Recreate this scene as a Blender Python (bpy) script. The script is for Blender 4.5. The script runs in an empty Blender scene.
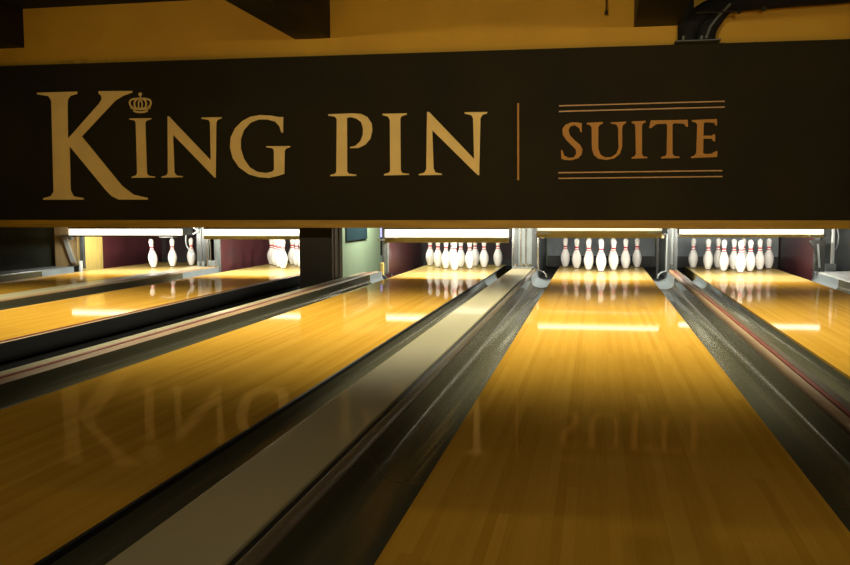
LANE_ROUGH = .5; DIFF = 6.0; TUBE_R = .013; DECK_Y = -1.25
PIN_W = 34; BAND_W = 30; AISLE = 60; SIDE = 4
SPOTS = [(-4.6,-3.8,165),(-.9,-.6,270),(1.4,1.4,180)]
LANESPOTS = [(-5.6,330),(-3.9,500),(-1.9,560),(.05,610),(1.9,440)]
DOWN = [(-4.5,-9,21),(.5,-10.5,36)]
GLYPHS = {
 'K': [[(-5.996,2.03),(-5.519,2.028),(-5.52,2.004),(-5.602,1.985),(-5.633,1.947),(-5.639,1.886),(-5.648,1.533),(-5.269,1.896),(-5.238,1.939),(-5.242,1.977),(-5.27,2.0),(-5.272,2.026),(-4.88,2.017),(-4.886,1.998),(-4.987,1.97),(-5.081,1.92),(-5.484,1.554),(-5.034,1.024),(-4.904,0.93),(-4.741,0.893),(-4.741,0.876),(-5.079,0.878),(-5.158,0.915),(-5.223,0.977),(-5.632,1.452),(-5.638,0.98),(-5.605,0.915),(-5.489,0.897),(-5.489,0.88),(-5.973,0.881),(-5.972,0.898),(-5.88,0.92),(-5.844,0.969),(-5.83,1.94),(-5.861,1.989),(-5.997,2.013)]],
 'I': [[(-4.925,1.731),(-4.674,1.729),(-4.674,1.718),(-4.731,1.704),(-4.744,1.675),(-4.741,1.149),(-4.718,1.126),(-4.65,1.118),(-4.65,1.107),(-4.922,1.107),(-4.922,1.118),(-4.872,1.131),(-4.855,1.157),(-4.853,1.685),(-4.869,1.71),(-4.925,1.72)]],
 'N': [[(-4.489,1.743),(-4.473,1.742),(-4.018,1.28),(-4.016,1.666),(-4.031,1.696),(-4.109,1.708),(-4.109,1.722),(-3.884,1.721),(-3.885,1.707),(-3.929,1.696),(-3.945,1.672),(-3.967,1.1),(-3.98,1.1),(-4.431,1.551),(-4.427,1.152),(-4.403,1.126),(-4.335,1.119),(-4.335,1.107),(-4.576,1.105),(-4.576,1.116),(-4.524,1.128),(-4.504,1.153)]],
 'G': [[(-3.216,1.706),(-3.222,1.549),(-3.24,1.549),(-3.259,1.614),(-3.303,1.661),(-3.387,1.685),(-3.479,1.688),(-3.572,1.657),(-3.643,1.586),(-3.681,1.493),(-3.683,1.391),(-3.65,1.289),(-3.59,1.201),(-3.505,1.153),(-3.413,1.141),(-3.344,1.154),(-3.325,1.176),(-3.324,1.371),(-3.339,1.393),(-3.408,1.404),(-3.408,1.415),(-3.148,1.411),(-3.148,1.4),(-3.194,1.386),(-3.207,1.362),(-3.214,1.131),(-3.291,1.108),(-3.383,1.09),(-3.491,1.098),(-3.599,1.128),(-3.706,1.202),(-3.774,1.298),(-3.802,1.408),(-3.792,1.509),(-3.743,1.602),(-3.664,1.673),(-3.571,1.718),(-3.463,1.733),(-3.34,1.723),(-3.264,1.708)]],
 'P': [[(-2.738,1.723),(-2.484,1.727),(-2.396,1.719),(-2.33,1.685),(-2.287,1.621),(-2.28,1.551),(-2.303,1.467),(-2.355,1.412),(-2.429,1.38),(-2.514,1.379),(-2.514,1.392),(-2.458,1.402),(-2.406,1.448),(-2.38,1.511),(-2.378,1.574),(-2.396,1.638),(-2.447,1.674),(-2.506,1.689),(-2.543,1.683),(-2.547,1.145),(-2.528,1.123),(-2.454,1.115),(-2.454,1.101),(-2.726,1.101),(-2.726,1.113),(-2.676,1.125),(-2.661,1.146),(-2.65,1.672),(-2.669,1.697),(-2.739,1.709)]],
 'I2': [[(-2.174,1.714),(-1.928,1.714),(-1.928,1.7),(-1.981,1.684),(-1.993,1.664),(-1.992,1.153),(-1.978,1.124),(-1.908,1.116),(-1.908,1.105),(-2.164,1.102),(-2.164,1.115),(-2.116,1.129),(-2.101,1.147),(-2.1,1.652),(-2.119,1.685),(-2.174,1.7)]],
 'N2': [[(-1.722,1.721),(-1.701,1.721),(-1.253,1.253),(-1.263,1.648),(-1.28,1.679),(-1.346,1.697),(-1.346,1.71),(-1.124,1.707),(-1.124,1.693),(-1.17,1.68),(-1.19,1.647),(-1.202,1.093),(-1.216,1.094),(-1.669,1.541),(-1.658,1.165),(-1.639,1.125),(-1.575,1.113),(-1.575,1.101),(-1.808,1.1),(-1.808,1.111),(-1.752,1.126),(-1.732,1.158)]],
 'bar': [[(-0.831,1.783),(-0.813,1.783),(-0.809,1.041),(-0.828,1.041)]],
 'S': [[(-0.212,1.577),(-0.211,1.493),(-0.224,1.494),(-0.236,1.532),(-0.279,1.562),(-0.32,1.551),(-0.337,1.518),(-0.325,1.467),(-0.277,1.416),(-0.226,1.372),(-0.204,1.33),(-0.209,1.285),(-0.242,1.246),(-0.309,1.227),(-0.368,1.231),(-0.402,1.243),(-0.408,1.325),(-0.394,1.325),(-0.377,1.274),(-0.334,1.251),(-0.284,1.255),(-0.262,1.289),(-0.268,1.331),(-0.31,1.374),(-0.361,1.425),(-0.392,1.473),(-0.396,1.527),(-0.371,1.564),(-0.312,1.588),(-0.254,1.587)]],
 'U': [[(-0.165,1.581),(-0.015,1.586),(-0.015,1.57),(-0.045,1.557),(-0.056,1.537),(-0.054,1.336),(-0.033,1.277),(0.009,1.251),(0.067,1.253),(0.116,1.283),(0.136,1.341),(0.129,1.525),(0.112,1.559),(0.059,1.568),(0.059,1.58),(0.202,1.585),(0.202,1.572),(0.173,1.549),(0.167,1.516),(0.169,1.349),(0.149,1.282),(0.1,1.241),(0.025,1.225),(-0.05,1.238),(-0.095,1.273),(-0.114,1.328),(-0.12,1.538),(-0.136,1.559),(-0.165,1.568)]],
 'I3': [[(0.255,1.584),(0.382,1.589),(0.382,1.573),(0.356,1.562),(0.35,1.537),(0.354,1.279),(0.366,1.254),(0.404,1.248),(0.404,1.237),(0.26,1.234),(0.26,1.247),(0.289,1.26),(0.297,1.28),(0.288,1.538),(0.279,1.563),(0.255,1.569)]],
 'T': [[(0.432,1.519),(0.416,1.519),(0.431,1.59),(0.766,1.589),(0.77,1.523),(0.754,1.523),(0.733,1.553),(0.645,1.559),(0.629,1.547),(0.634,1.275),(0.65,1.253),(0.699,1.247),(0.699,1.234),(0.532,1.232),(0.532,1.245),(0.569,1.256),(0.58,1.276),(0.58,1.548),(0.569,1.557),(0.483,1.555)]],
 'E': [[(0.804,1.585),(1.03,1.591),(1.031,1.531),(1.015,1.531),(1.004,1.556),(0.924,1.562),(0.912,1.549),(0.911,1.438),(0.991,1.437),(0.998,1.449),(1.014,1.449),(1.019,1.384),(1.003,1.384),(0.986,1.409),(0.912,1.41),(0.911,1.279),(0.931,1.267),(0.986,1.269),(1.025,1.293),(1.041,1.293),(1.038,1.239),(0.803,1.231),(0.803,1.244),(0.835,1.255),(0.85,1.28),(0.853,1.543),(0.837,1.563),(0.805,1.568)]],
 'r1': [[(-0.432,1.754),(1.094,1.757),(1.094,1.746),(-0.432,1.743)]],
 'r2': [[(-0.432,1.701),(1.095,1.704),(1.096,1.693),(-0.431,1.689)]],
 'r3': [[(-0.429,1.115),(1.088,1.117),(1.088,1.106),(-0.429,1.103)]],
 'r4': [[(-0.429,1.06),(1.089,1.062),(1.09,1.051),(-0.429,1.049)]],
 'crown': [[(-4.911,1.837),(-4.868,1.821),(-4.797,1.814),(-4.726,1.817),(-4.679,1.831),(-4.687,1.855),(-4.73,1.842),(-4.796,1.839),(-4.862,1.845),(-4.9,1.86)],[(-4.876,1.799),(-4.837,1.787),(-4.798,1.783),(-4.755,1.785),(-4.711,1.797),(-4.717,1.816),(-4.759,1.805),(-4.797,1.803),(-4.831,1.807),(-4.869,1.819)],[(-4.878,1.831),(-4.879,1.805),(-4.86,1.805),(-4.859,1.831)],[(-4.73,1.827),(-4.73,1.802),(-4.711,1.801),(-4.71,1.827)],[(-4.867,1.845),(-4.902,1.872),(-4.908,1.897),(-4.897,1.916),(-4.868,1.925),(-4.829,1.928),(-4.792,1.93),(-4.793,1.947),(-4.83,1.945),(-4.872,1.942),(-4.909,1.929),(-4.927,1.9),(-4.918,1.862),(-4.879,1.832)],[(-4.846,1.845),(-4.855,1.884),(-4.846,1.909),(-4.817,1.925),(-4.826,1.939),(-4.86,1.919),(-4.872,1.885),(-4.864,1.842)],[(-4.808,1.837),(-4.809,1.887),(-4.786,1.933),(-4.8,1.938),(-4.823,1.89),(-4.822,1.837)],[(-4.714,1.827),(-4.673,1.855),(-4.662,1.893),(-4.678,1.923),(-4.714,1.938),(-4.755,1.943),(-4.792,1.947),(-4.794,1.93),(-4.758,1.926),(-4.719,1.921),(-4.691,1.91),(-4.681,1.892),(-4.689,1.866),(-4.725,1.842)],[(-4.729,1.838),(-4.717,1.881),(-4.728,1.915),(-4.76,1.937),(-4.77,1.924),(-4.742,1.906),(-4.735,1.881),(-4.746,1.842)],[(-4.77,1.835),(-4.766,1.888),(-4.786,1.938),(-4.8,1.933),(-4.78,1.886),(-4.785,1.837)],[(-4.77,1.979),(-4.774,1.97),(-4.782,1.963),(-4.792,1.961),(-4.803,1.963),(-4.81,1.971),(-4.812,1.98),(-4.809,1.99),(-4.801,1.997),(-4.791,1.999),(-4.78,1.996),(-4.773,1.989)],[(-4.799,1.965),(-4.8,1.936),(-4.786,1.935),(-4.785,1.965)]],
}
import bpy, bmesh, math, random
from mathutils import Vector, Matrix
random.seed(4)
SC = bpy.context.scene
COL = SC.collection
PI = math.pi

# ------------------------------------------------------------------ helpers
def link_mesh(name, bm, mats, parent=None, smooth=False):
    me = bpy.data.meshes.new(name)
    bmesh.ops.recalc_face_normals(bm, faces=bm.faces)
    bm.to_mesh(me); bm.free()
    for m in (mats if isinstance(mats, (list, tuple)) else [mats]): me.materials.append(m)
    if smooth:
        for p in me.polygons: p.use_smooth = True
        try: me.set_sharp_from_angle(angle=math.radians(38))
        except Exception: pass
    o = bpy.data.objects.new(name, me); COL.objects.link(o)
    if parent is not None:
        o.parent = parent
        o.location = -Vector(parent.location)      # parts are modelled in world space
    return o
def tag(o, label=None, cat=None, group=None, kind=None):
    if label: o['label'] = label
    if cat: o['category'] = cat
    if group: o['group'] = group
    if kind: o['kind'] = kind
    return o
def thing(name, loc, label, cat, group=None):
    o = bpy.data.objects.new(name, None); COL.objects.link(o)
    o.location = loc; o.empty_display_size = .1
    return tag(o, label, cat, group)
def bx(bm, x0, x1, y0, y1, z0, z1, bev=0.0, mi=0):
    vs = [bm.verts.new((x, y, z)) for x in (x0, x1) for y in (y0, y1) for z in (z0, z1)]
    fs = []
    for q in ((0,1,3,2),(4,6,7,5),(0,4,5,1),(2,3,7,6),(0,2,6,4),(1,5,7,3)):
        f = bm.faces.new([vs[i] for i in q]); f.material_index = mi; fs.append(f)
    if bev:
        es = list({e for f in fs for e in f.edges})
        bmesh.ops.bevel(bm, geom=es, offset=bev, segments=2, profile=.5, affect='EDGES')
def box(name, d, m, parent=None, bev=0.0):
    bm = bmesh.new(); bx(bm, *d, bev=bev); return link_mesh(name, bm, m, parent)
def tube(bm, pts, r, n=10, cap=True):
    pts = [Vector(p) for p in pts]; rings = []
    for i, p in enumerate(pts):
        t = (pts[min(i+1, len(pts)-1)] - pts[max(i-1, 0)]).normalized()
        a = t.orthogonal().normalized() if i == 0 else (prev - t*prev.dot(t)).normalized()
        prev = a; b = t.cross(a)
        rr = r[i] if isinstance(r, (list, tuple)) else r
        rings.append([bm.verts.new(p + a*rr*math.cos(2*PI*k/n) + b*rr*math.sin(2*PI*k/n)) for k in range(n)])
    for A, B in zip(rings, rings[1:]):
        for k in range(n): bm.faces.new((A[k], A[(k+1)%n], B[(k+1)%n], B[k]))
    if cap: bm.faces.new(rings[0][::-1]); bm.faces.new(rings[-1])
def extrude_y(bm, prof, y0, y1, mi=0, closed=True):
    """profile [(x, z)] swept along the lanes from y0 to y1"""
    A = [bm.verts.new((x, y0, z)) for x, z in prof]; B = [bm.verts.new((x, y1, z)) for x, z in prof]
    n = len(prof)
    for k in range(n if closed else n-1):
        f = bm.faces.new((A[k], A[(k+1)%n], B[(k+1)%n], B[k])); f.material_index = mi
    if closed:
        for f in (bm.faces.new(A), bm.faces.new(B[::-1])): f.material_index = mi
def prism_y(bm, poly, y0, y1):
    extrude_y(bm, poly, y0, y1)
def smooth_path(pts, k=6):
    P = [Vector(p) for p in pts]; out = []
    for i in range(len(P)-1):
        a, b, c, d = P[max(i-1,0)], P[i], P[i+1], P[min(i+2,len(P)-1)]
        for j in range(k):
            t = j/k
            out.append(.5*((2*b) + (c-a)*t + (2*a-5*b+4*c-d)*t*t + (3*b-a-3*c+d)*t**3))
    return out + [P[-1]]

# ------------------------------------------------------------------ materials
def base_mat(name):
    m = bpy.data.materials.new(name); m.use_nodes = True
    nt = m.node_tree; b = nt.nodes['Principled BSDF']
    return m, nt, b
def plain(name, col, rough=.5, metal=0, spec=.5, coat=0, var=.12, scale=6, bump=0, stretch=(1,1,1), coat_rough=.05):
    """a colour with faint procedural unevenness in colour and gloss"""
    m, nt, b = base_mat(name); N = nt.nodes.new; L = nt.links.new
    tc = N('ShaderNodeTexCoord'); mp = N('ShaderNodeMapping'); mp.inputs['Scale'].default_value = stretch
    L(tc.outputs['Object'], mp.inputs['Vector'])
    no = N('ShaderNodeTexNoise'); no.inputs['Scale'].default_value = scale; no.inputs['Detail'].default_value = 5
    L(mp.outputs[0], no.inputs['Vector'])
    r = N('ShaderNodeValToRGB'); e = r.color_ramp.elements
    e[0].position, e[1].position = .3, .7
    e[0].color = tuple(c*(1-var) for c in col) + (1,); e[1].color = tuple(min(1, c*(1+var)) for c in col) + (1,)
    L(no.outputs['Fac'], r.inputs[0]); L(r.outputs[0], b.inputs['Base Color'])
    mr = N('ShaderNodeMapRange'); mr.inputs[3].default_value = max(.01, rough*.85); mr.inputs[4].default_value = min(1, rough*1.15)
    L(no.outputs['Fac'], mr.inputs[0]); L(mr.outputs[0], b.inputs['Roughness'])
    b.inputs['Metallic'].default_value = metal; b.inputs['Specular IOR Level'].default_value = spec
    b.inputs['Coat Weight'].default_value = coat; b.inputs['Coat Roughness'].default_value = coat_rough
    if bump:
        bp = N('ShaderNodeBump'); bp.inputs['Strength'].default_value = bump; bp.inputs['Distance'].default_value = .01
        L(no.outputs['Fac'], bp.inputs['Height']); L(bp.outputs[0], b.inputs['Normal'])
    return m
def lamp_mat(name, col, strength):
    m, nt, b = base_mat(name)
    b.inputs['Base Color'].default_value = (.9, .9, .85, 1); b.inputs['Roughness'].default_value = .4
    b.inputs['Emission Color'].default_value = col + (1,); b.inputs['Emission Strength'].default_value = strength
    return m
def boards(name, c_dark, c_mid, c_light, rough, tint, coat_rough=.045, width=.0274):
    """varnished strips running down the lane, each strip its own tone, long grain, clear lacquer on top"""
    m, nt, b = base_mat(name); N = nt.nodes.new; L = nt.links.new
    tc = N('ShaderNodeTexCoord'); sp = N('ShaderNodeSeparateXYZ'); L(tc.outputs['Object'], sp.inputs[0])
    dv = N('ShaderNodeMath'); dv.operation = 'DIVIDE'; dv.inputs[1].default_value = width; L(sp.outputs['X'], dv.inputs[0])
    fl = N('ShaderNodeMath'); fl.operation = 'FLOOR'; L(dv.outputs[0], fl.inputs[0])
    # strip ends: shift every strip along its length, cut it into 2.4 m pieces
    wn0 = N('ShaderNodeTexWhiteNoise'); wn0.noise_dimensions = '1D'; L(fl.outputs[0], wn0.inputs['W'])
    ml = N('ShaderNodeMath'); ml.operation = 'MULTIPLY_ADD'; ml.inputs[1].default_value = 2.4; L(wn0.outputs['Value'], ml.inputs[0]); L(sp.outputs['Y'], ml.inputs[2])
    dy = N('ShaderNodeMath'); dy.operation = 'DIVIDE'; dy.inputs[1].default_value = 2.4; L(ml.outputs[0], dy.inputs[0])
    fy = N('ShaderNodeMath'); fy.operation = 'FLOOR'; L(dy.outputs[0], fy.inputs[0])
    cb = N('ShaderNodeCombineXYZ'); L(fl.outputs[0], cb.inputs[0]); L(fy.outputs[0], cb.inputs[1])
    wn = N('ShaderNodeTexWhiteNoise'); wn.noise_dimensions = '2D'; L(cb.outputs[0], wn.inputs['Vector'])
    mp = N('ShaderNodeMapping'); mp.inputs['Scale'].default_value = (60, 1.6, 60); L(tc.outputs['Object'], mp.inputs[0])
    no = N('ShaderNodeTexNoise'); no.inputs['Scale'].default_value = 2; no.inputs['Detail'].default_value = 6; L(mp.outputs[0], no.inputs['Vector'])
    mx = N('ShaderNodeMix'); mx.inputs[0].default_value = .55
    L(wn.outputs['Value'], mx.inputs[2]); L(no.outputs['Fac'], mx.inputs[3])
    r = N('ShaderNodeValToRGB'); e = r.color_ramp.elements
    e[0].position, e[0].color = .2, c_dark + (1,); e[1].position, e[1].color = .85, c_light + (1,)
    k = e.new(.5); k.color = c_mid + (1,)
    L(mx.outputs[0], r.inputs[0]); L(r.outputs[0], b.inputs['Base Color'])
    b.inputs['Roughness'].default_value = rough
    b.inputs['Specular IOR Level'].default_value = 0
    b.inputs['Specular Tint'].default_value = tint + (1,)
    b.inputs['Coat Weight'].default_value = .48; b.inputs['Coat Roughness'].default_value = coat_rough
    return m

M = {}
M['lane'] = boards('varnished lane boards', (.45,.225,.022), (.51,.265,.030), (.57,.31,.040), LANE_ROUGH, (1,.6,.13))
M['deck'] = boards('pale pin deck boards', (.36,.25,.075), (.42,.30,.10), (.48,.35,.12), .30, (1,.8,.45))
M['gutter'] = plain('grey gutter plastic', (.080,.075,.046), .17, 0, .3, 0, .12, 3, 0, (1,.2,1))
M['gutter_end'] = plain('pale steel gutter end', (.17,.20,.21), .35, 0, .5, 0, .1, 5)
M['cap'] = plain('taupe divider cap', (.38,.325,.185), .36, 0, .4, .2, .08, 4, 0, (1,.15,1), .06)
M['ridge'] = plain('brown ridge moulding', (.11,.085,.05), .4, 0, .4, 0, .1, 5, 0, (1,.2,1))
M['tan'] = plain('tan wooden capping', (.30,.19,.10), .5, 0, .35, 0, .15, 8, 0, (4,.3,4))
M['red'] = plain('dull red stripe', (.22,.045,.03), .35, 0, .5, 0, .1, 8)
M['black'] = plain('black paint', (.012,.012,.011), .5, 0, .4, 0, .2, 6)
M['pitch'] = plain('matt black rubber', (.01,.01,.01), .85, 0, .2, 0, .2, 6)
M['sign'] = plain('dark brown sign board', (.0180,.0145,.0054), .75, 0, .12, 0, .25, 1.2)
M['gold'] = plain('gold letter paint', (.76,.55,.19), .5, 0, .25, 0, .06, 5)
M['copper'] = plain('copper letter paint', (.42,.19,.016), .5, 0, .25, 0, .06, 5)
M['bronze'] = plain('dull bronze line paint', (.46,.25,.075), .45, 0, .4, 0, .06, 5)
M['trim'] = plain('ochre timber lip', (.38,.215,.012), .45, 0, .4, 0, .2, 6, 0, (.3,4,4))
M['pillar'] = plain('dark brown pillar paint', (.015,.012,.007), .45, 0, .4, 0, .25, 4)
M['floor'] = plain('dark concrete', (.03,.028,.025), .8, 0, .3, 0, .2, 4)
M['ceiling'] = plain('near black ceiling paint', (.012,.011,.008), .8, 0, .2, 0, .15, 3)
M['beam'] = plain('black beam cladding', (.0085,.007,.0045), .6, 0, .3, 0, .2, 3)
M['steel'] = plain('blue grey painted steel', (.16,.18,.18), .38, .3, .5, 0, .12, 7)
M['steel_dark'] = plain('dark grey steel', (.055,.06,.062), .4, .3, .5, 0, .15, 7)
M['chrome'] = plain('bare bright steel', (.62,.62,.58), .22, 1, .5, 0, .06, 7)
M['maroon'] = plain('maroon kickback panel', (.075,.019,.023), .34, 0, .5, .2, .3, 4)
M['cream'] = plain('cream wooden panel', (.55,.40,.20), .5, 0, .4, 0, .12, 5, 0, (3,3,.5))
M['yellow'] = plain('yellowed plywood panel', (.60,.46,.14), .5, 0, .4, 0, .12, 5, 0, (3,3,.5))
M['curtain'] = plain('grey pit curtain', (.27,.31,.34), .7, 0, .3, 0, .1, 5)
M['curtain_dark'] = plain('dark pit curtain', (.03,.018,.020), .7, 0, .3, 0, .2, 5)
M['olive'] = plain('olive hood paint', (.42,.39,.17), .5, 0, .4, 0, .1, 6)
M['green'] = plain('pale green wall paint', (.50,.58,.38), .7, 0, .3, 0, .05, 2)
M['darkgreen'] = plain('dark green grey panel', (.09,.105,.085), .6, 0, .3, 0, .2, 3)
M['navy'] = plain('slate blue board', (.03,.06,.075), .6, 0, .3, 0, .1, 4)
M['violet'] = lamp_mat('violet tube', (.25,.22,1.0), 1.6)
M['diffuser'] = lamp_mat('fluorescent diffuser', (1.0,.93,.72), DIFF)
M['glow'] = lamp_mat('lit lamp panel', (1.0,.95,.78), 1.15)
M['glow_dim'] = lamp_mat('lit lamp panel, dimmer', (.95,1.0,.72), .62)
M['white_pin'] = plain('white pin lacquer', (.80,.79,.77), .16, 0, .5, .3, .02, 10)
M['red_pin'] = plain('red neck band', (.62,.04,.07), .2, 0, .5, .3, .05, 10)
M['pin_base'] = plain('dark nylon pin base', (.06,.05,.05), .5)
M['light_steel'] = plain('pale grey ledge', (.42,.44,.43), .4, 0, .5, 0, .08, 5)

# mustard wall with a grimy smear low on the left
def wall_mat():
    m, nt, b = base_mat('mustard wall paint'); N = nt.nodes.new; L = nt.links.new
    tc = N('ShaderNodeTexCoord')
    no = N('ShaderNodeTexNoise'); no.inputs['Scale'].default_value = 2.2; no.inputs['Detail'].default_value = 6; L(tc.outputs['Object'], no.inputs['Vector'])
    r = N('ShaderNodeValToRGB'); e = r.color_ramp.elements
    e[0].position, e[0].color = .3, (.48,.255,.006,1); e[1].position, e[1].color = .7, (.54,.295,.009,1)
    L(no.outputs['Fac'], r.inputs[0])
    sp = N('ShaderNodeSeparateXYZ'); L(tc.outputs['Object'], sp.inputs[0])
    def rng(sock, a, bb, lo, hi):
        q = N('ShaderNodeMapRange'); q.inputs[1].default_value = a; q.inputs[2].default_value = bb; q.inputs[3].default_value = lo; q.inputs[4].default_value = hi
        L(sock, q.inputs[0]); return q.outputs[0]
    n2 = N('ShaderNodeTexNoise'); n2.inputs['Scale'].default_value = 9; n2.inputs['Detail'].default_value = 8; L(tc.outputs['Object'], n2.inputs['Vector'])
    def mul(a, c):
        q = N('ShaderNodeMath'); q.operation = 'MULTIPLY'; L(a, q.inputs[0]); L(c, q.inputs[1]); return q.outputs[0]
    f = mul(mul(rng(sp.outputs['Z'], 2.31, 2.40, 1, 0), rng(n2.outputs['Fac'], .5, .62, 0, .75)), mul(rng(sp.outputs['X'], -6.0, -5.6, 0, 1), rng(sp.outputs['X'], -5.2, -4.9, 1, 0)))
    mx = N('ShaderNodeMix'); mx.data_type = 'RGBA'; L(f, mx.inputs[0]); L(r.outputs[0], mx.inputs[6]); mx.inputs[7].default_value = (.10,.05,.01,1)
    L(mx.outputs[2], b.inputs['Base Color']); b.inputs['Roughness'].default_value = .7
    return m
M['wall'] = wall_mat()

# ------------------------------------------------------------------ the lanes' plan (x of the centres, y = 0 at the head pins)
LANES = {1: -5.86, 2: -4.044, 3: -1.796, 4: 0.0, 5: 1.609}
HW = .5334; GW = .212
Y0, Y1 = -14.6, 1.12           # foul-line side, end of the pin deck
WHERE = {1: 'on the far left lane beside the cream panel', 2: 'second lane from the left, running behind the dark pillar',
         3: 'middle lane, running under the word PIN', 4: 'front lane, running under the word SUITE', 5: 'far right lane'}
LANE_NAME = {1: 'far left lane', 2: 'lane behind the dark pillar', 3: 'lane under the word PIN', 4: 'lane under the word SUITE', 5: 'far right lane'}

# ------------------------------------------------------------------ setting
box('floor', (-9.2, 4.2, -16.2, 4.6, -.30, -.22), M['floor'])['kind'] = 'structure'
bm = bmesh.new(); bx(bm, -9.2, 4.2, -16.2, -2.0, 2.93, 3.05)
link_mesh('ceiling', bm, M['ceiling'])['kind'] = 'structure'
bm = bmesh.new(); bx(bm, -9.2, 4.2, -2.15, 4.6, 2.93, 3.05)
# mustard bulkhead over the sign
box('wall_front', (-9.2, 4.2, -2.155, -2.0, .70, 2.93), M['wall'])['kind'] = 'structure'
bm.free()
box('wall_left', (-9.3, -9.2, -16.2, 4.6, -.3, 3.05), M['wall'])['kind'] = 'structure'
box('wall_right', (4.2, 4.3, -16.2, 4.6, -.3, 3.05), M['wall'])['kind'] = 'structure'
box('wall_rear', (-9.2, 4.2, -16.3, -16.2, -.3, 3.05), M['beam'])['kind'] = 'structure'
box('wall_back', (-9.2, 4.2, 4.5, 4.6, -.3, 3.05), M['green'])['kind'] = 'structure'
box('trim_1', (-6.9, 4.2, -2.0, 4.6, 1.5, 1.56), M['ceiling'])['kind'] = 'structure'

# ------------------------------------------------------------------ sign
sg = thing('sign_board', (-1.8, -2.18, .66), 'long dark brown sign board with gold serif lettering hung across all the lanes', 'sign')
bm = bmesh.new()
XL, XR = -7.6, 3.4
def ztop(x): return 2.2905 - .0058*x
def zbot(x): return .649 - .0021*x
prism_y(bm, [(XL, zbot(XL)), (XR, zbot(XR)), (XR, ztop(XR)), (XL, ztop(XL))], -2.2, -2.158)
link_mesh('board', bm, M['sign'], sg)
bm = bmesh.new()
prism_y(bm, [(XL, zbot(XL)-.078), (XR, zbot(XR)-.078), (XR, zbot(XR)), (XL, zbot(XL))], -2.203, -2.03)
o = link_mesh('bottom_lip', bm, M['trim'], sg); o['label'] = 'ochre timber lip under the board'
def glyph(key, name, mat, label):
    bm = bmesh.new()
    for P in GLYPHS[key]:
        A = [bm.verts.new((x, -2.206, z)) for x, z in P]; B = [bm.verts.new((x, -2.1995, z)) for x, z in P]
        f = bm.faces.new(A); f.normal_update(); n = len(P)
        for k in range(n): bm.faces.new((A[k], B[k], B[(k+1)%n], A[(k+1)%n]))
    bmesh.ops.triangulate(bm, faces=[f for f in bm.faces if len(f.verts) > 4])
    o = link_mesh(name, bm, mat, sg)
    if label: o['label'] = label
for key, lab in (('K','tall gold letter K'),('I','gold letter I under the crown'),('N','gold letter N of KING'),('G','gold letter G'),('P','gold letter P'),('I2','gold letter I of PIN'),('N2','gold letter N of PIN')):
    glyph(key, 'letter', M['gold'], lab)
for key in 'S', 'U', 'I3', 'T', 'E': glyph(key, 'letter', M['copper'], 'small copper letter ' + key[0])
glyph('crown', 'crown_emblem', M['gold'], 'small gold crown over the letter I')
glyph('bar', 'dividing_line', M['copper'], 'thin upright copper line')
for key in ('r1','r2','r3','r4'): glyph(key, 'ruled_line', M['bronze'], None)

# ------------------------------------------------------------------ overhead
for x0, x1, zb, lab in ((-6.62, -6.156, 2.519, 'black ceiling beam at the left edge, near the letter K'),
                        (-3.09, -2.72, 2.486, 'black ceiling beam over the word KING'),
                        (.262, .671, 2.469, 'black ceiling beam over the word SUITE')):
    b = box('ceiling_beam', (x0, x1, -15.5, -2.16, zb, 2.93), M['beam']); tag(b, lab, 'beam', 'black ceiling beams')
cd = thing('cable_conduit', (.83, -2.32, 2.30), 'pair of black conduits rising from the sign top and bending right along the wall', 'pipe')
bm = bmesh.new(); bx(bm, .63, 1.035, -2.335, -2.158, 2.289, 2.303, .004)
link_mesh('base_plate', bm, M['steel_dark'], cd)
for dx, lab in ((0, 'left conduit'), (.16, 'right conduit')):
    bm = bmesh.new()
    tube(bm, smooth_path([(.745+dx, -2.25, 2.30), (.76+dx, -2.25, 2.40), (.83+dx, -2.25, 2.52), (.98+dx*.7, -2.25-.2*dx, 2.605+.1*dx), (1.25+dx*.3, -2.25-.3*dx, 2.64), (1.9, -2.25-.3*dx, 2.665), (3.6, -2.25-.3*dx, 2.71)], 6), .085, 14)
    o = link_mesh('conduit', bm, M['pitch'], cd, True); o['label'] = lab
for P, r in (([(.90, -2.342, 2.31), (.935, -2.345, 2.41), (1.01, -2.36, 2.51), (1.10, -2.385, 2.60)], .011), ([(.70, -2.325, 2.303), (.705, -2.325, 2.34)], .012), ([(.86, -2.325, 2.303), (.865, -2.325, 2.335)], .014)):
    bm = bmesh.new(); tube(bm, P, r, 8); link_mesh('glint_strip', bm, M['steel'], cd, True)  # pale tubes modelled in place of the highlight streak and glints on the conduits
bm = bmesh.new(); tube(bm, [(.728, -2.235, 2.303), (.728, -2.235, 2.92)], .07, 14)
o = link_mesh('conduit', bm, M['pitch'], cd, True); o['label'] = 'straight conduit up to the ceiling'
bm = bmesh.new(); tube(bm, [(.80, -2.395, 2.527), (1.175, -2.395, 2.527)], .008, 8); tube(bm, [(1.175, -2.395, 2.50), (1.175, -2.395, 2.56)], .012, 8)
link_mesh('cross_rod', bm, M['black'], cd, True)
bm = bmesh.new(); tube(bm, [(1.40, -2.31, 2.60), (1.40, -2.31, 2.56), (1.40, -2.31, 2.535)], [.035, .03, .012], 10)
link_mesh('clamp', bm, M['black'], cd, True)
dr = thing('hanging_rod', (.003, -2.24, 2.59), 'thin black rod hanging from the ceiling left of the beam over SUITE', 'rod')
bm = bmesh.new(); tube(bm, [(.003, -2.24, 2.93), (.003, -2.24, 2.60)], .006, 8); link_mesh('rod', bm, M['black'], dr, True)
bm = bmesh.new(); tube(bm, [(.003, -2.24, 2.612), (.003, -2.24, 2.58)], .016, 8); link_mesh('tip', bm, M['black'], dr, True)

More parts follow.
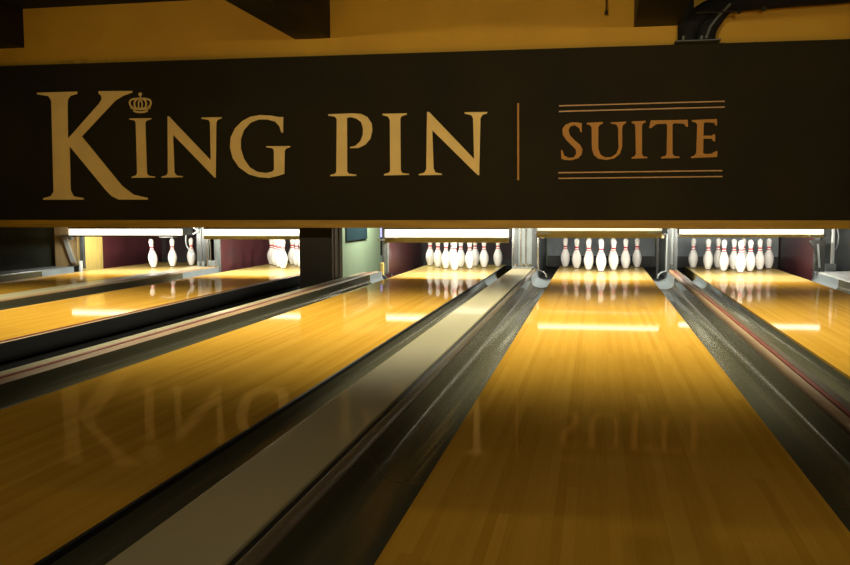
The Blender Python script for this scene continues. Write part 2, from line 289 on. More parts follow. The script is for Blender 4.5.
# ------------------------------------------------------------------ pillar in the gap between the second and third lane
pl = thing('pillar', (-3.0, -1.6, -.22), 'square dark brown pillar standing between the lanes under the sign', 'pillar')
bm = bmesh.new(); bx(bm, -3.185, -2.82, -1.86, -1.46, -.22, 1.5, .006); link_mesh('shaft', bm, M['pillar'], pl)
bm = bmesh.new(); bx(bm, -2.822, -2.808, -1.79, -1.775, -.22, 1.5); bx(bm, -2.822, -2.808, -1.62, -1.605, -.22, 1.5)
o = link_mesh('corner_bead', bm, M['ridge'], pl); o['label'] = 'paler edge strips on the side'

# ------------------------------------------------------------------ lanes
for n, cx in LANES.items():
    t = thing('bowling_lane', (cx, Y0, -.22), 'golden varnished wooden bowling lane, ' + WHERE[n], 'bowling lane', 'bowling lanes')
    bm = bmesh.new(); bx(bm, cx-HW, cx+HW, Y0, DECK_Y, -.10, 0); link_mesh('lane_bed', bm, M['lane'], t)
    bm = bmesh.new(); bx(bm, cx-HW, cx+HW, DECK_Y+.002, Y1, -.10, -.0003); o = link_mesh('pin_deck', bm, M['deck'], t); o['label'] = 'paler boards under the pins'
    bm = bmesh.new(); bx(bm, cx-HW+.02, cx+HW-.02, Y0, Y1, -.22, -.10); link_mesh('lane_foundation', bm, M['black'], t)
    if n in (2, 3):
        s = 1
        bm = bmesh.new(); bx(bm, cx+HW, cx+HW+.012, Y0, .9, -.04, .003)
        o = link_mesh('edge_strip', bm, M['red'] if n == 2 else M['black'], t); o['label'] = ('dull red' if n == 2 else 'black') + ' edge strip'
        if n == 2:
            bm = bmesh.new(); bx(bm, cx+HW+.012, cx+HW+.05, Y0, .9, -.04, -.003)
            o = link_mesh('edge_moulding', bm, M['tan'], t); o['label'] = 'tan edge moulding'

# ------------------------------------------------------------------ gutters
def gutter_prof(x0, x1, depth, rim0, rim1, k=14):
    P = [(x0, rim0)] if rim0 > 0 else []
    for i in range(k+1):
        a = PI*i/k
        x = (x0+x1)/2 - (x1-x0)/2*.985*math.cos(a); P.append((x, -.012 - depth*math.sin(a)**.75))
    if rim1 > 0: P.append((x1, rim1))
    return P
def shell(bm, P, y0, y1, th=.006):
    Q = [(x, z-th) for x, z in P][::-1]
    extrude_y(bm, P + Q, y0, y1)
def gutter(n, side):
    gm = M['black'] if (n, side) == (2, 1) else M['gutter']  # black here is the shade inside this gutter, put into its colour
    cx = LANES[n]
    e = cx + side*HW
    if n in (2, 3) and side > 0: e += .05 if n == 2 else .012
    o_ = cx + side*(HW+GW)
    x0, x1 = (e+.001, o_) if side > 0 else (o_, e-.001)
    rim = .035
    r0, r1 = (-.004, rim) if side > 0 else (rim, -.004)
    t = thing('gutter', ((x0+x1)/2, Y0, -.22), ('black' if gm == M['black'] else 'dark grey') + ' rounded gutter along the %s side of the %s' % ('right' if side > 0 else 'left', LANE_NAME[n]), 'gutter', 'ball gutters')  # the gutter labelled black is coloured so for the shade inside it
    P = gutter_prof(x0, x1, .075, r0, r1)
    for a, b_ in ((Y0, -8.3), (-8.296, -4.6 if n != 5 else -5.3), (-4.596 if n != 5 else -5.296, -1.35)):
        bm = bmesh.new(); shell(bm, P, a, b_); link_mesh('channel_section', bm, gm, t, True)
    bm = bmesh.new(); shell(bm, gutter_prof(x0, x1, .078, r0, r1), -1.345, {(1,-1): -.68, (3,-1): -.77}.get((n, side), -.34))
    o = link_mesh('gutter_end', bm, M['gutter_end'], t, True); o['label'] = 'pale blue grey end of the gutter'
    bm = bmesh.new(); bx(bm, x0+.03, x1-.03, Y0, -.8, -.22, -.094); link_mesh('gutter_support', bm, M['black'], t)
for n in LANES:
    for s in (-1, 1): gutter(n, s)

# ------------------------------------------------------------------ divider caps between the lanes
def outer(n, s): return LANES[n] + s*(HW+GW)
def half_round(x0, x1, z0, z1, k=8):
    c, r = (x0+x1)/2, (x1-x0)/2
    return [(x1, z0)] + [(c + r*math.cos(PI*i/k), z0 + (z1-z0)*(.35+.65*math.sin(PI*i/k))) for i in range(k+1)] + [(x0, z0)]
YB = -.32
# 3 | 4 : wide flat cap with a ridge on its right
a, b = outer(3,1)+.002, outer(4,-1)-.002
t = thing('divider_cap', ((a+b)/2, Y0, -.22), 'wide flat taupe divider cap between the lanes under PIN and SUITE', 'lane divider', 'lane dividers')
bm = bmesh.new(); bx(bm, a, b-.062, Y0, YB, .0, .05, .007); link_mesh('flat_top', bm, M['cap'], t)
bm = bmesh.new(); extrude_y(bm, half_round(b-.046, b, .0, .056), Y0, YB); o = link_mesh('ridge', bm, M['ridge'], t, True); o['label'] = 'brown rounded ridge'
bm = bmesh.new(); bx(bm, b-.063, b-.045, Y0, YB, .0, .038); o = link_mesh('groove', bm, M['black'], t); o['label'] = 'black groove'
bm = bmesh.new(); bx(bm, a+.01, b-.01, Y0, YB, -.22, .0); link_mesh('riser', bm, M['black'], t)
# 4 | 5 : narrow ridged cap with a red stripe
a, b = outer(4,1)+.002, outer(5,-1)-.002
t = thing('divider_cap', ((a+b)/2, Y0, -.22), 'narrow brown ridged divider cap with a red stripe between the two right hand lanes', 'lane divider', 'lane dividers')
bm = bmesh.new(); extrude_y(bm, half_round(a+.018, a+.058, .0, .054), Y0, YB); o = link_mesh('ridge', bm, M['tan'], t, True); o['label'] = 'tan rounded edge'
bm = bmesh.new(); bx(bm, a+.058, a+.078, Y0, YB, .0, .047); o = link_mesh('red_stripe', bm, M['red'], t); o['label'] = 'dull red stripe'
bm = bmesh.new(); bx(bm, a+.078, b, Y0, YB, .0, .05, .006); link_mesh('flat_top', bm, M['ridge'], t)
bm = bmesh.new(); bx(bm, a, b-.004, Y0, YB, -.22, .0); link_mesh('riser', bm, M['black'], t)
# 2 | 3 : tan and grey capping beside the open black trough
b = outer(3,-1)-.002
t = thing('divider_cap', (b-.12, Y0, -.22), 'tan divider cap with a red stripe, left of the lane under the word PIN', 'lane divider', 'lane dividers')
bm = bmesh.new(); bx(bm, b-.018, b, Y0, -.765, -.06, .02); o = link_mesh('groove', bm, M['black'], t); o['label'] = 'black edge groove'
bm = bmesh.new(); extrude_y(bm, half_round(b-.125, b-.018, -.01, .034), Y0, -.765); o = link_mesh('flat_top', bm, M['tan'], t, True)
bm = bmesh.new(); bx(bm, b-.152, b-.125, Y0, -.765, -.01, .026); o = link_mesh('red_stripe', bm, M['red'], t); o['label'] = 'dull red stripe'
bm = bmesh.new(); bx(bm, b-.245, b-.152, Y0, -.765, -.01, .022, .005); o = link_mesh('grey_strip', bm, M['cap'], t); o['label'] = 'taupe strip along the trough'
bm = bmesh.new(); bx(bm, b-.235, b-.02, Y0, -.765, -.22, -.012); link_mesh('riser', bm, M['black'], t)
# 1 | 2
a, b = outer(1,1)+.002, outer(2,-1)-.002
t = thing('divider_cap', ((a+b)/2, Y0, -.22), 'flat taupe divider cap between the two left hand lanes', 'lane divider', 'lane dividers')
bm = bmesh.new(); bx(bm, a, b-.04, Y0, YB, .0, .046, .007); link_mesh('flat_top', bm, M['cap'], t)
bm = bmesh.new(); extrude_y(bm, half_round(b-.04, b, .0, .052), Y0, YB); o = link_mesh('ridge', bm, M['tan'], t, True); o['label'] = 'tan rounded edge'
bm = bmesh.new(); bx(bm, a+.01, b-.01, Y0, YB, -.22, .0); link_mesh('riser', bm, M['black'], t)
# left of lane 1, right of lane 5
b = outer(1,-1)-.002
t = thing('divider_cap', (b-.15, Y0, -.22), 'pale grey divider cap along the far left lane before the dark green wall', 'lane divider', 'lane dividers')
bm = bmesh.new(); bx(bm, b-.32, b, Y0, -.67, .0, .05, .007); link_mesh('flat_top', bm, M['steel'], t)
bm = bmesh.new(); bx(bm, b-.30, b-.01, Y0, -.67, -.22, .0); link_mesh('riser', bm, M['black'], t)
a = outer(5,1)+.002
t = thing('divider_cap', (a+.2, Y0, -.22), 'pale grey divider cap at the right edge beside the far right lane', 'lane divider', 'lane dividers')
bm = bmesh.new(); bx(bm, a, a+.40, Y0, YB, .0, .05, .007); link_mesh('flat_top', bm, M['light_steel'], t)
bm = bmesh.new(); bx(bm, a+.01, a+.39, Y0, YB, -.22, .0); link_mesh('riser', bm, M['black'], t)

# ------------------------------------------------------------------ pins
IN = .0254
def make_pin():
    prof = [(0,1.0),(.04,1.013),(.25,1.10),(.75,1.414),(1.5,1.72),(2.25,1.953),(3.375,2.255),(4.5,2.383),(5.2,2.36),(5.875,2.282),(6.6,2.09),(7.25,1.852),(7.9,1.56),
            (8.625,1.236),(8.95,1.10),(9.15,1.04),(9.55,.965),(9.75,.935),(10,.8985),(10.15,.90),(10.55,.915),(10.875,.935),(11.3,.985),(11.75,1.047),(12.2,1.13),(12.625,1.203),(13.1,1.265),(13.5,1.2735),(13.95,1.22),(14.35,1.06),(14.65,.83),(14.85,.56),(14.96,.28)]
    bm = bmesh.new(); n = 28; rings = []
    for z, r in prof: rings.append([bm.verts.new((r*IN*math.cos(2*PI*k/n), r*IN*math.sin(2*PI*k/n), z*IN)) for k in range(n)])
    for (z, r), A, B in zip(prof, rings, rings[1:]):
        mi = 2 if z < .2 else 1 if (9.1 <= z < 9.5) or (10.1 <= z < 10.6) else 0
        for k in range(n):
            f = bm.faces.new((A[k], A[(k+1)%n], B[(k+1)%n], B[k])); f.material_index = mi
    top = bm.verts.new((0,0,15*IN))
    for k in range(n): bm.faces.new((rings[-1][k], rings[-1][(k+1)%n], top))
    f = bm.faces.new(rings[0][::-1]); f.material_index = 2
    return link_mesh('bowling_pin', bm, [M['white_pin'], M['red_pin'], M['pin_base']], None, True)
SP = .3048; RW = .264
SPOT = {1:(0,0,'front head pin'), 2:(-.5,1,'second row left'), 3:(.5,1,'second row right'), 4:(-1,2,'third row left'), 5:(0,2,'third row middle'), 6:(1,2,'third row right'),
        7:(-1.5,3,'back row, first from left'), 8:(-.5,3,'back row, second from left'), 9:(.5,3,'back row, third from left'), 10:(1.5,3,'back row, far right')}
pin0 = make_pin(); used = False
def pin(x, y, label, group, rot=(0,0,0)):
    global used
    o = pin0 if not used else pin0.copy()
    if used: COL.objects.link(o)
    used = True
    o.location = (x, y, .0004); o.rotation_euler = rot
    tag(o, label, 'bowling pin', group)
for n in (2, 3, 4, 5):
    for k, (u, v, w) in SPOT.items():
        pin(LANES[n]+u*SP, v*RW, 'white red banded pin, %s, %s' % (w, LANE_NAME[n]), 'pins on the ' + LANE_NAME[n])
pin(-5.862, .0, 'white bowling pin leaning left, leftmost of the three on the far left lane', 'pins on the far left lane', (0, math.radians(-4.5), 0))
pin(-5.688, .20, 'white bowling pin, middle of the three standing on the far left lane', 'pins on the far left lane')
pin(-5.548, .48, 'white bowling pin, rightmost of the three on the far left lane beside the steel frame', 'pins on the far left lane')

# ------------------------------------------------------------------ pit enclosures
def kick(x0, x1, y0, y1, z1, m, label, front=None, front_lab=None):
    t = thing('kickback_panel', ((x0+x1)/2, y0, -.10), label, 'side panel', 'side panels of the pin pits')
    bm = bmesh.new(); bx(bm, x0, x1, y0+.03, y1, -.2195, z1); link_mesh('panel', bm, m, t)
    bm = bmesh.new(); bx(bm, x0-.004, x1+.004, y0, y0+.03, -.09, z1, .004); o = link_mesh('front_edge', bm, front or M['steel_dark'], t)
    if front_lab: o['label'] = front_lab
kick(-2.572, -2.543, -.62, 1.75, .62, M['maroon'], 'maroon side panel with a grey front edge, left of the pins under PIN', M['steel'], 'grey steel front edge')
kick(-1.045, -.985, -.28, 1.75, .62, M['steel_dark'], 'grey side panel, right of the pins under PIN')
kick(-.815, -.755, -.28, 1.75, .62, M['steel_dark'], 'grey side panel, left of the pins under SUITE')
kick(.755, .785, -.28, 1.75, .62, M['steel_dark'], 'grey side panel, right of the pins under SUITE')
kick(.83, .86, -.28, 1.75, .62, M['steel_dark'], 'grey side panel, left of the pins on the far right lane')
kick(2.358, 2.42, -.27, 1.75, .62, M['maroon'], 'maroon side panel, right of the pins on the far right lane', M['steel_dark'])
kick(-3.298, -3.24, -.28, 1.75, .62, M['maroon'], 'maroon side panel, right of the pins behind the pillar')
kick(-4.87, -4.795, -.28, 1.75, .62, M['maroon'], 'maroon side panel, left of the pins behind the pillar', M['steel'], 'grey steel front edge')
kick(-5.11, -5.05, -.1, 1.75, .62, M['curtain_dark'], 'dark side panel, right of the three pins on the far left lane')
t = thing('kickback_panel', (-6.7, -.5, -.1), 'yellowed side panel with a cream front, left of the three pins', 'side panel', 'side panels of the pin pits')
bm = bmesh.new(); bx(bm, -6.66, -6.605, -.47, .01, -.2195, .62); o = link_mesh('panel', bm, M['yellow'], t); o['label'] = 'yellowed plywood near half'
bm = bmesh.new(); bx(bm, -6.66, -6.61, .01, 1.75, -.2195, .62); o = link_mesh('rear_panel', bm, M['maroon'], t); o['label'] = 'maroon far half'
bm = bmesh.new(); bx(bm, -6.98, -6.662, -.50, -.44, -.2195, .62); o = link_mesh('front_board', bm, M['cream'], t); o['label'] = 'cream front board'
bm = bmesh.new()
for P in ([(-6.86,.44),(-6.80,.44),(-6.68,.09),(-6.74,.09)],): prism_y(bm, P, -.53, -.501)
o = link_mesh('diagonal_batten', bm, M['light_steel'], t); o['label'] = 'pale diagonal batten'

def curtain(n, m, z0, lab):
    cx = LANES[n]; t = thing('pit_curtain', (cx, 1.68, z0), lab, 'curtain', 'pit curtains')
    bm = bmesh.new(); k = 24
    P = [(cx-.735+1.47*i/k, 1.66+.006*math.sin(i*1.9)) for i in range(k+1)]
    A = [bm.verts.new((x, y, z0)) for x, y in P]; B = [bm.verts.new((x, y, .60)) for x, y in P]
    C = [bm.verts.new((x, y+.02, z0)) for x, y in P]; D = [bm.verts.new((x, y+.02, .60)) for x, y in P]
    for i in range(k):
        bm.faces.new((A[i], A[i+1], B[i+1], B[i])); bm.faces.new((C[i], D[i], D[i+1], C[i+1]))
        bm.faces.new((A[i], C[i], C[i+1], A[i+1])); bm.faces.new((B[i], B[i+1], D[i+1], D[i]))
    bm.faces.new((A[0], B[0], D[0], C[0])); bm.faces.new((A[k], C[k], D[k], B[k]))
    link_mesh('cloth', bm, m, t)
    bm = bmesh.new(); bx(bm, cx-.735, cx+.735, 1.655, 1.70, z0-.155 if z0 > .05 else z0-.09, z0); link_mesh('hem_bar', bm, M['black'], t)
curtain(4, M['curtain'], .10, 'blue grey pit curtain behind the pins under SUITE')
curtain(5, M['curtain'], .10, 'grey pit curtain behind the pins on the far right lane')
curtain(3, M['curtain_dark'], .04, 'dark pit curtain behind the pins under PIN')
curtain(2, M['curtain_dark'], .04, 'dark pit curtain behind the pins beyond the pillar')
curtain(1, M['curtain_dark'], .04, 'dark pit curtain behind the three pins')
for n, cx in LANES.items():
    b = box('ball_pit', (cx-.735, cx+.735, 1.125, 1.76, -.219, -.06), M['pitch']); tag(b, 'black ball pit carpet behind the pins on the ' + LANE_NAME[n], 'pit', 'ball pits')
    for s in (-1, 1):
        a, c = sorted((cx+s*(HW+.056), cx+s*(HW+GW-.004)))
        b = box('pit_channel', (a, c, -.30, 1.12, -.219, -.07), M['pitch'])
        tag(b, 'black channel on the %s of the pins on the %s' % ('left' if s < 0 else 'right', LANE_NAME[n]), 'pit', 'black channels beside the pins')

# U shaped front frames (round bottomed openings at the gutter ends)
def u_frame(x0, x1, lab, cat='frame'):
    """chrome lipped opening where a gutter runs into the pit"""
    t = thing('gutter_mouth', ((x0+x1)/2, -.27, -.1), lab, cat, 'gutter mouths')
    bm = bmesh.new(); k = 12; c = (x0+x1)/2; r = (x1-x0)/2
    pts = [(c - r*math.cos(PI*i/k), -.325, -.012 - .075*math.sin(PI*i/k)**.75) for i in range(k+1)]
    tube(bm, pts, .007, 8); link_mesh('lip', bm, M['steel_dark'], t, True)
    return t
# upright columns between the pits
def column(x0, x1, y, lab, m, edge=True):
    t = thing('steel_column', ((x0+x1)/2, y, .05), lab, 'column', 'steel columns between the pits')
    bm = bmesh.new(); bx(bm, x0, x1, y, y+.10, .05, .62, .004); link_mesh('plate', bm, m, t)
    return t
c = column(-1.055, -.775, -.27, 'grey steel column with bright edges between the pits under PIN and SUITE', M['steel'])
for x in (-1.045, -.955, -.895): 
    bm = bmesh.new(); bx(bm, x, x+.013, -.282, -.272, .10, .60); link_mesh('bright_edge', bm, M['chrome'], c)
for x in (-1.01, -.93, -.88, -.84):
    bm = bmesh.new(); tube(bm, [(x, -.30, .0505), (x, -.30, .105)], .014, 10); link_mesh('bolt', bm, M['chrome'], c, True)
bm = bmesh.new(); bx(bm, -1.05, -.79, -.318, -.272, .0503, .068, .003); link_mesh('foot_plate', bm, M['steel'], c)
c = column(.79, .825, -.26, 'narrow blue grey steel column between the two right hand pits', M['steel'])
bm = bmesh.new(); tube(bm, [(.808, -.275, .0505), (.808, -.275, .11)], .02, 10); link_mesh('bolt', bm, M['steel_dark'], c, True)

# chrome sided front frame of the pit under SUITE
t = thing('steel_surround', (0, -.30, -.08), 'steel front frame round the pit opening under SUITE', 'frame')
for s in (-1, 1):
    k = 10; x_in = s*.738
    pts = [(s*.742, -.315, .46), (s*.742, -.315, .30), (s*.742, -.315, .03)] + [(s*(.742-.10*math.sin(a)), -.315, .03-.085*(1-math.cos(a))) for a in [PI/2*i/6 for i in range(1, 7)]]
    bm = bmesh.new(); tube(bm, pts, .011, 10); o = link_mesh('side_post', bm, M['chrome'] if s < 0 else M['steel'], t, True); o['label'] = 'bright upright with a rounded foot'
bm = bmesh.new(); bx(bm, -.75, .75, -.33, -.30, .455, .472, .003); o = link_mesh('top_rail', bm, M['steel_dark'], t); o['label'] = 'grey top rail'
bm = bmesh.new(); bx(bm, .655, .685, .15, .18, -.05, .44); o = link_mesh('inner_post', bm, M['black'], t); o['label'] = 'black inner post at the right'
for s in (-1, 1):
    bm = bmesh.new(); tube(bm, [(s*.69, -.345, .445), (s*.69, -.345, .415)], .02, 10); link_mesh('roller', bm, M['tan'], t, True)
for n, s, lab in ((4,-1,'rounded gutter mouth at the left of the pins under SUITE'),(4,1,'rounded gutter mouth at the right of the pins under SUITE'),
                  (3,-1,'rounded gutter mouth at the left of the pins under PIN'),(5,1,'rounded gutter mouth at the right of the far right pins')):
    e = LANES[n]+s*HW; q = LANES[n]+s*(HW+GW); u_frame(min(e,q)+.004, max(e,q)-.004, lab)

# ------------------------------------------------------------------ deck lights over the pins
def deck_light(n, x0, x1, z0, z1, zl, lab, y=-.96, lip=M['olive'], panel=M['glow'], tube_z=None, pz=None):
    """z0..z1 lit panel, zl bottom of the hood"""
    t = thing('deck_light', ((x0+x1)/2, y, z0), lab, 'light', 'lights over the pins')
    bm = bmesh.new(); bx(bm, x0, x1, y, y+.012, z0, z1, .002); o = link_mesh('lamp_panel', bm, panel, t); o['label'] = 'bright lit panel facing the lane'
    zm = tube_z or z0 + (z1-z0)*.62
    bm = bmesh.new(); tube(bm, [(x0+.02, y-.006, zm), (x1-.02, y-.006, zm)], TUBE_R, 8); o = link_mesh('lamp_tube', bm, M['diffuser'], t, True); o['label'] = 'white fluorescent tube'
    bm = bmesh.new(); bx(bm, x0, x1, y-.004, y+.30, max(z1, zm+TUBE_R), max(z1, zm+TUBE_R)+.02); link_mesh('housing', bm, M['steel_dark'], t)
    bm = bmesh.new(); bx(bm, x0, x1, y-.002, y+.018, zl, z0-.001, .002); o = link_mesh('lower_lip', bm, lip, t); o['label'] = 'olive lower lip' if lip == M['olive'] else 'black lower lip'
    if pz:
        for a, c in ((x0-.01, x0+.15), (x1-.15, x1+.01)):
            bm = bmesh.new(); bx(bm, a, c, y-.05, y-.0045, pz, pz+.014, .003); o = link_mesh('corner_plate', bm, M['light_steel'], t); o['label'] = 'pale steel corner plate'
    for x, w in ((x0, .02), (x1-.02, .02)):
        bm = bmesh.new(); bx(bm, x, x+w, y+.02, y+.28, z0, z1); link_mesh('end_cap', bm, M['steel_dark'], t)
    for x in (x0+.25, x1-.25):
        bm = bmesh.new(); tube(bm, [(x, y+.2, max(z1, zm+TUBE_R)+.018), (x, y+.2, 1.5)], .012, 8); link_mesh('hanger', bm, M['steel_dark'], t, True)
    for yy, tilt, sz, pw in ((y+.16, math.radians(78), .05, PIN_W), (y+.15, math.radians(-48), .03, BAND_W)):
        L = bpy.data.lights.new('deck_lamp', 'AREA'); L.shape = 'RECTANGLE'; L.size = (x1-x0)*.9; L.size_y = sz; L.energy = pw; L.color = (1, .95, .82)
        lo = bpy.data.objects.new('deck_lamp', L); COL.objects.link(lo); lo.parent = t
        lo.location = Vector(((x0+x1)/2, yy, .492)) - Vector(t.location); lo.rotation_euler = (tilt, 0, 0)
    return t
deck_light(3, -2.46, -1.03, .440, .533, .380, 'bright lit strip light over the pins under PIN', pz=.425)
deck_light(4, -.715, .64, .515, .546, .438, 'thin lit strip light over the pins under SUITE', panel=M['glow_dim'], tube_z=.562, pz=.480)
deck_light(5, .822, 2.29, .480, .533, .447, 'bright lit strip light over the pins on the far right lane', pz=.460)
deck_light(2, -4.69, -3.31, .455, .533, .412, 'lit strip light over the pins behind the pillar')
deck_light(1, -6.48, -4.97, .457, .537, .440, 'lit strip light over the three pins at the far left', lip=M['black'])

# ------------------------------------------------------------------ machinery between the left hand pits
t = thing('pinsetter_frame', (-4.98, -.35, .05), 'grey steel pinsetter frame with a looped cable between the two left hand pits', 'machine')
for x, m in ((-5.03, M['steel_dark']), (-4.955, M['steel_dark'])):
    bm = bmesh.new(); bx(bm, x-.035, x+.035, -.37, -.31, .0505, .60, .003); link_mesh('upright', bm, m, t)
bm = bmesh.new(); bx(bm, -4.915, -4.90, -.40, -.375, .0505, .56); o = link_mesh('bright_rail', bm, M['chrome'], t); o['label'] = 'bright narrow rail'
bm = bmesh.new(); tube(bm, smooth_path([(-4.905,-.41,.48),(-4.87,-.41,.40),(-4.86,-.41,.25),(-4.865,-.41,.08)],5), .008, 8); o = link_mesh('cable', bm, M['chrome'], t, True); o['label'] = 'bright bent cable'
bm = bmesh.new(); tube(bm, [(-4.90, -.42, .475), (-4.72, -.42, .475)], .014, 10); o = link_mesh('arm', bm, M['light_steel'], t, True); o['label'] = 'pale horizontal arm'
bm = bmesh.new(); tube(bm, smooth_path([(-5.02,-.40,.53),(-5.13,-.40,.53),(-5.19,-.40,.44),(-5.19,-.40,.32),(-5.14,-.40,.24),(-5.08,-.40,.20)],6), .009, 8); link_mesh('looped_cable', bm, M['steel'], t, True)
bm = bmesh.new(); tube(bm, smooth_path([(-5.03,-.41,.50),(-5.09,-.41,.54),(-5.15,-.41,.50),(-5.10,-.41,.46),(-5.03,-.41,.49)],6), .009, 8); link_mesh('coil', bm, M['light_steel'], t, True)
for x in (-5.02, -4.96):
    bm = bmesh.new(); tube(bm, [(x, -.42, .0505), (x, -.42, .11)], .018, 10); link_mesh('bolt', bm, M['steel'], t, True)
bm = bmesh.new(); bx(bm, -4.89, -4.79, -.42, -.36, .0505, .12, .005); link_mesh('foot_block', bm, M['steel'], t)
t = thing('setting_plate', (-5.7, .12, .40), 'small flat plate hanging over the middle pin on the far left lane', 'machine')
bm = bmesh.new(); bx(bm, -5.80, -5.60, .05, .19, .398, .412, .003); link_mesh('plate', bm, M['light_steel'], t)
bm = bmesh.new(); tube(bm, [(-5.7, .12, .41), (-5.7, .12, 1.5)], .012, 8); link_mesh('rod', bm, M['steel_dark'], t, True)
# post in front of the yellow panel
t = thing('pit_post', (-6.53, -.55, .0), 'dark grey post with a bolted foot before the yellowed panel at far left', 'post')
bm = bmesh.new(); bx(bm, -6.565, -6.515, -.60, -.55, .02, .47, .003); link_mesh('upright', bm, M['steel_dark'], t)
bm = bmesh.new(); bx(bm, -6.78, -6.50, -.66, -.605, .432, .447); tube(bm, [(-6.66, -.63, .432), (-6.66, -.63, .39)], [.05, .02], 10); o = link_mesh('bracket', bm, M['steel'], t); o['label'] = 'grey bracket with a dark knob'
bm = bmesh.new(); tube(bm, [(-6.54, -.63, -.06), (-6.54, -.63, .12)], .026, 10); o = link_mesh('foot_bolt', bm, M['light_steel'], t, True); o['label'] = 'pale bolted foot'
bm = bmesh.new(); bx(bm, -6.72, -6.56, -.64, -.60, -.02, .06, .01); o = link_mesh('foot_block', bm, M['black'], t)
# post of the pit under PIN (left)
t = thing('pit_post', (-2.5, -.68, -.05), 'grey post with a yellow foot, left of the pins under PIN', 'post')
bm = bmesh.new(); bx(bm, -2.545, -2.485, -.70, -.655, .0, .40, .004); link_mesh('upright', bm, M['steel'], t)
bm = bmesh.new(); bx(bm, -2.60, -2.44, -.74, -.702, .392, .412, .003); o = link_mesh('bracket', bm, M['light_steel'], t)
bm = bmesh.new(); bx(bm, -2.575, -2.53, -.73, -.702, -.02, .13, .008); o = link_mesh('foot', bm, M['yellow'], t); o['label'] = 'yellow foot'
bm = bmesh.new(); tube(bm, smooth_path([(-2.56,-.705,.06),(-2.54,-.705,-.02),(-2.48,-.705,-.06),(-2.40,-.705,-.055)],5), .014, 8); o = link_mesh('lip', bm, M['steel_dark'], t, True)

# right end beside the far right lane
t = thing('pit_screen', (2.62, -.26, .05), 'grey blue screen panel with a bright upright tube at the right edge', 'panel')
bm = bmesh.new(); bx(bm, 2.43, 3.2, -.24, -.20, .052, .62); link_mesh('panel', bm, M['steel_dark'], t)
bm = bmesh.new(); tube(bm, [(2.545, -.30, .135), (2.545, -.30, .56)], .019, 12); o = link_mesh('upright_tube', bm, M['light_steel'], t, True); o['label'] = 'bright upright tube'
bm = bmesh.new(); tube(bm, smooth_path([(2.575,-.30,.56),(2.60,-.30,.45),(2.59,-.30,.33),(2.56,-.30,.28)],5), .007, 8); link_mesh('cable', bm, M['steel'], t, True)
bm = bmesh.new(); bx(bm, 2.46, 2.575, -.34, -.25, .0505, .13, .005); o = link_mesh('foot_block', bm, M['steel'], t)
t = thing('pit_bracket', (2.30, -.47, -.02), 'slanted dark steel bracket at the right of the far right pins', 'bracket')
bm = bmesh.new(); prism_y(bm, [(2.25,.40),(2.42,.40),(2.42,.052),(2.30,.056),(2.34,.22)], -.50, -.44); link_mesh('plate', bm, M['black'], t)
bm = bmesh.new(); prism_y(bm, [(2.33,.36),(2.35,.36),(2.375,.10),(2.355,.10)], -.512, -.501); o = link_mesh('edge', bm, M['steel'], t)

# far left: dark green partition
b = box('partition_panel', (-9.1, -6.985, -.46, -.40, -.2195, 1.5), M['darkgreen']); tag(b, 'dark green grey partition at the left edge beside the cream board', 'panel')

# aisle between the pillar and the pit under PIN
b = box('partition_panel', (-3.232, -3.205, -.20, 1.87, -.219, .62), M['green']); tag(b, 'pale green partition seen between the pillar and the pins under PIN', 'panel')
b = box('hanging_board', (-3.203, -3.19, .0, 1.05, .356, .60), M['navy']); tag(b, 'slate blue board on the pale green partition right of the pillar', 'board')
t = thing('control_box', (-3.44, 2.95, -.2), 'black box topped by a violet lamp, beside the pale green partition', 'box')
bm = bmesh.new(); bx(bm, -3.53, -3.37, 2.9, 3.05, .02, .31, .01); link_mesh('case', bm, M['black'], t)
bm = bmesh.new(); bx(bm, -3.52, -3.38, 2.88, 3.0, -.219, .018); link_mesh('base', bm, M['light_steel'], t)
bm = bmesh.new(); tube(bm, [(-3.45, 2.97, .31), (-3.45, 2.97, .56)], .05, 10); o = link_mesh('lamp', bm, M['violet'], t, True); o['label'] = 'violet lamp'

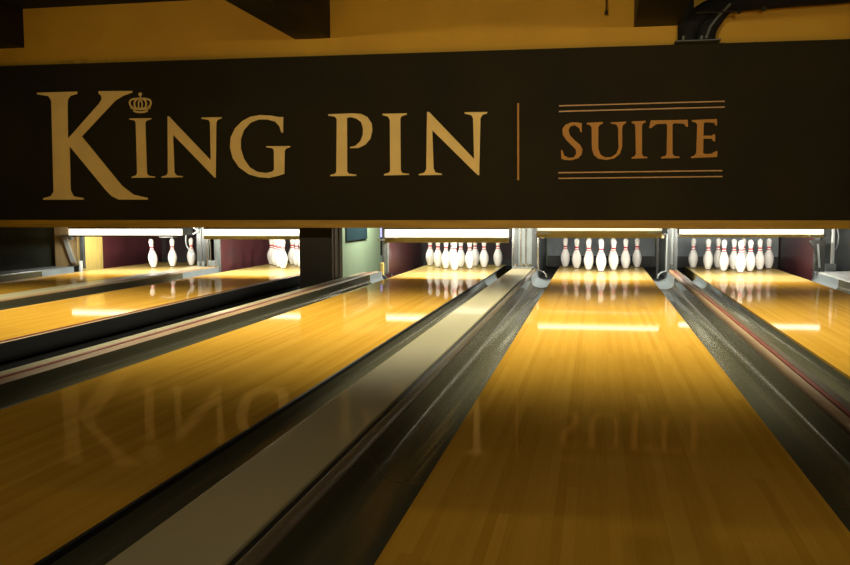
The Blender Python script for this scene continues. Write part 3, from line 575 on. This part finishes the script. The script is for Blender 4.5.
# ------------------------------------------------------------------ lights
def area(name, loc, target, size, power, col, spread=180):
    L = bpy.data.lights.new(name, 'AREA'); L.shape = 'DISK'; L.size = size; L.energy = power; L.color = col; L.spread = math.radians(spread)
    o = bpy.data.objects.new(name, L); COL.objects.link(o); o.location = loc
    o.rotation_euler = (Vector(target)-Vector(loc)).to_track_quat('-Z', 'Y').to_euler(); return o
def spot(name, loc, target, power, col, ang, size=.06, blend=.8):
    L = bpy.data.lights.new(name, 'SPOT'); L.energy = power; L.color = col; L.spot_size = math.radians(ang); L.spot_blend = blend; L.shadow_soft_size = size
    o = bpy.data.objects.new(name, L); COL.objects.link(o); o.location = loc
    o.rotation_euler = (Vector(target)-Vector(loc)).to_track_quat('-Z', 'Y').to_euler(); return o
WARM = (1, .86, .58)
for x, tx, p in SPOTS: spot('sign_spot', (x, -7.8, 2.42), (tx, -2.2, 1.5), p, WARM, 75)
for x, p in LANESPOTS: spot('lane_spot', (x, -4.9, 2.9), (x, -5.0, 0), p, (1, .98, .78), 92, .12, .6)
for x, y, p in DOWN: area('room_fill', (x, y, 2.88), (x, y, 0), 2.2, p, WARM)  # broad unseen fill discs, added to light the near lanes
area('aisle_fill', (-2.72, .6, 1.42), (-3.2, .9, .05), .5, AISLE, (.9, 1, .85))  # unseen fill, added to brighten the pale green partition
area('side_lamp', (3.3, -.9, .52), (2.6, -.2, .2), .3, SIDE, (1, .97, .88))
w = bpy.data.worlds.new('world'); SC.world = w; w.use_nodes = True
w.node_tree.nodes['Background'].inputs[0].default_value = (1, .8, .5, 1); w.node_tree.nodes['Background'].inputs[1].default_value = .004

# ------------------------------------------------------------------ camera
cam = bpy.data.cameras.new('camera'); co = bpy.data.objects.new('camera', cam); COL.objects.link(co)
F, YAW, PIT, ROL = 889.44, .18979, .08333, -.00423
cam.sensor_fit = 'HORIZONTAL'; cam.sensor_width = 36; cam.lens = 36*F/850; cam.clip_start = .05; cam.clip_end = 60
fw = Vector((-math.sin(YAW)*math.cos(PIT), math.cos(YAW)*math.cos(PIT), -math.sin(PIT)))
rt = Vector((math.cos(YAW), math.sin(YAW), 0)); up = rt.cross(fw)
r2 = rt*math.cos(ROL) + up*math.sin(ROL); u2 = -rt*math.sin(ROL) + up*math.cos(ROL)
m = Matrix((r2, u2, -fw)).transposed().to_4x4(); m.translation = Vector((-.0679, -10.9602, .7722)); co.matrix_world = m
SC.camera = co
SC.view_settings.view_transform = 'Standard'; SC.view_settings.look = 'None'; SC.view_settings.gamma = 1; SC.view_settings.use_curve_mapping = False
SC.view_settings.exposure = 0
SC.cycles.caustics_reflective = False; SC.cycles.caustics_refractive = False; SC.cycles.sample_clamp_indirect = 4; SC.cycles.blur_glossy = .5; SC.cycles.sample_clamp_direct = 10
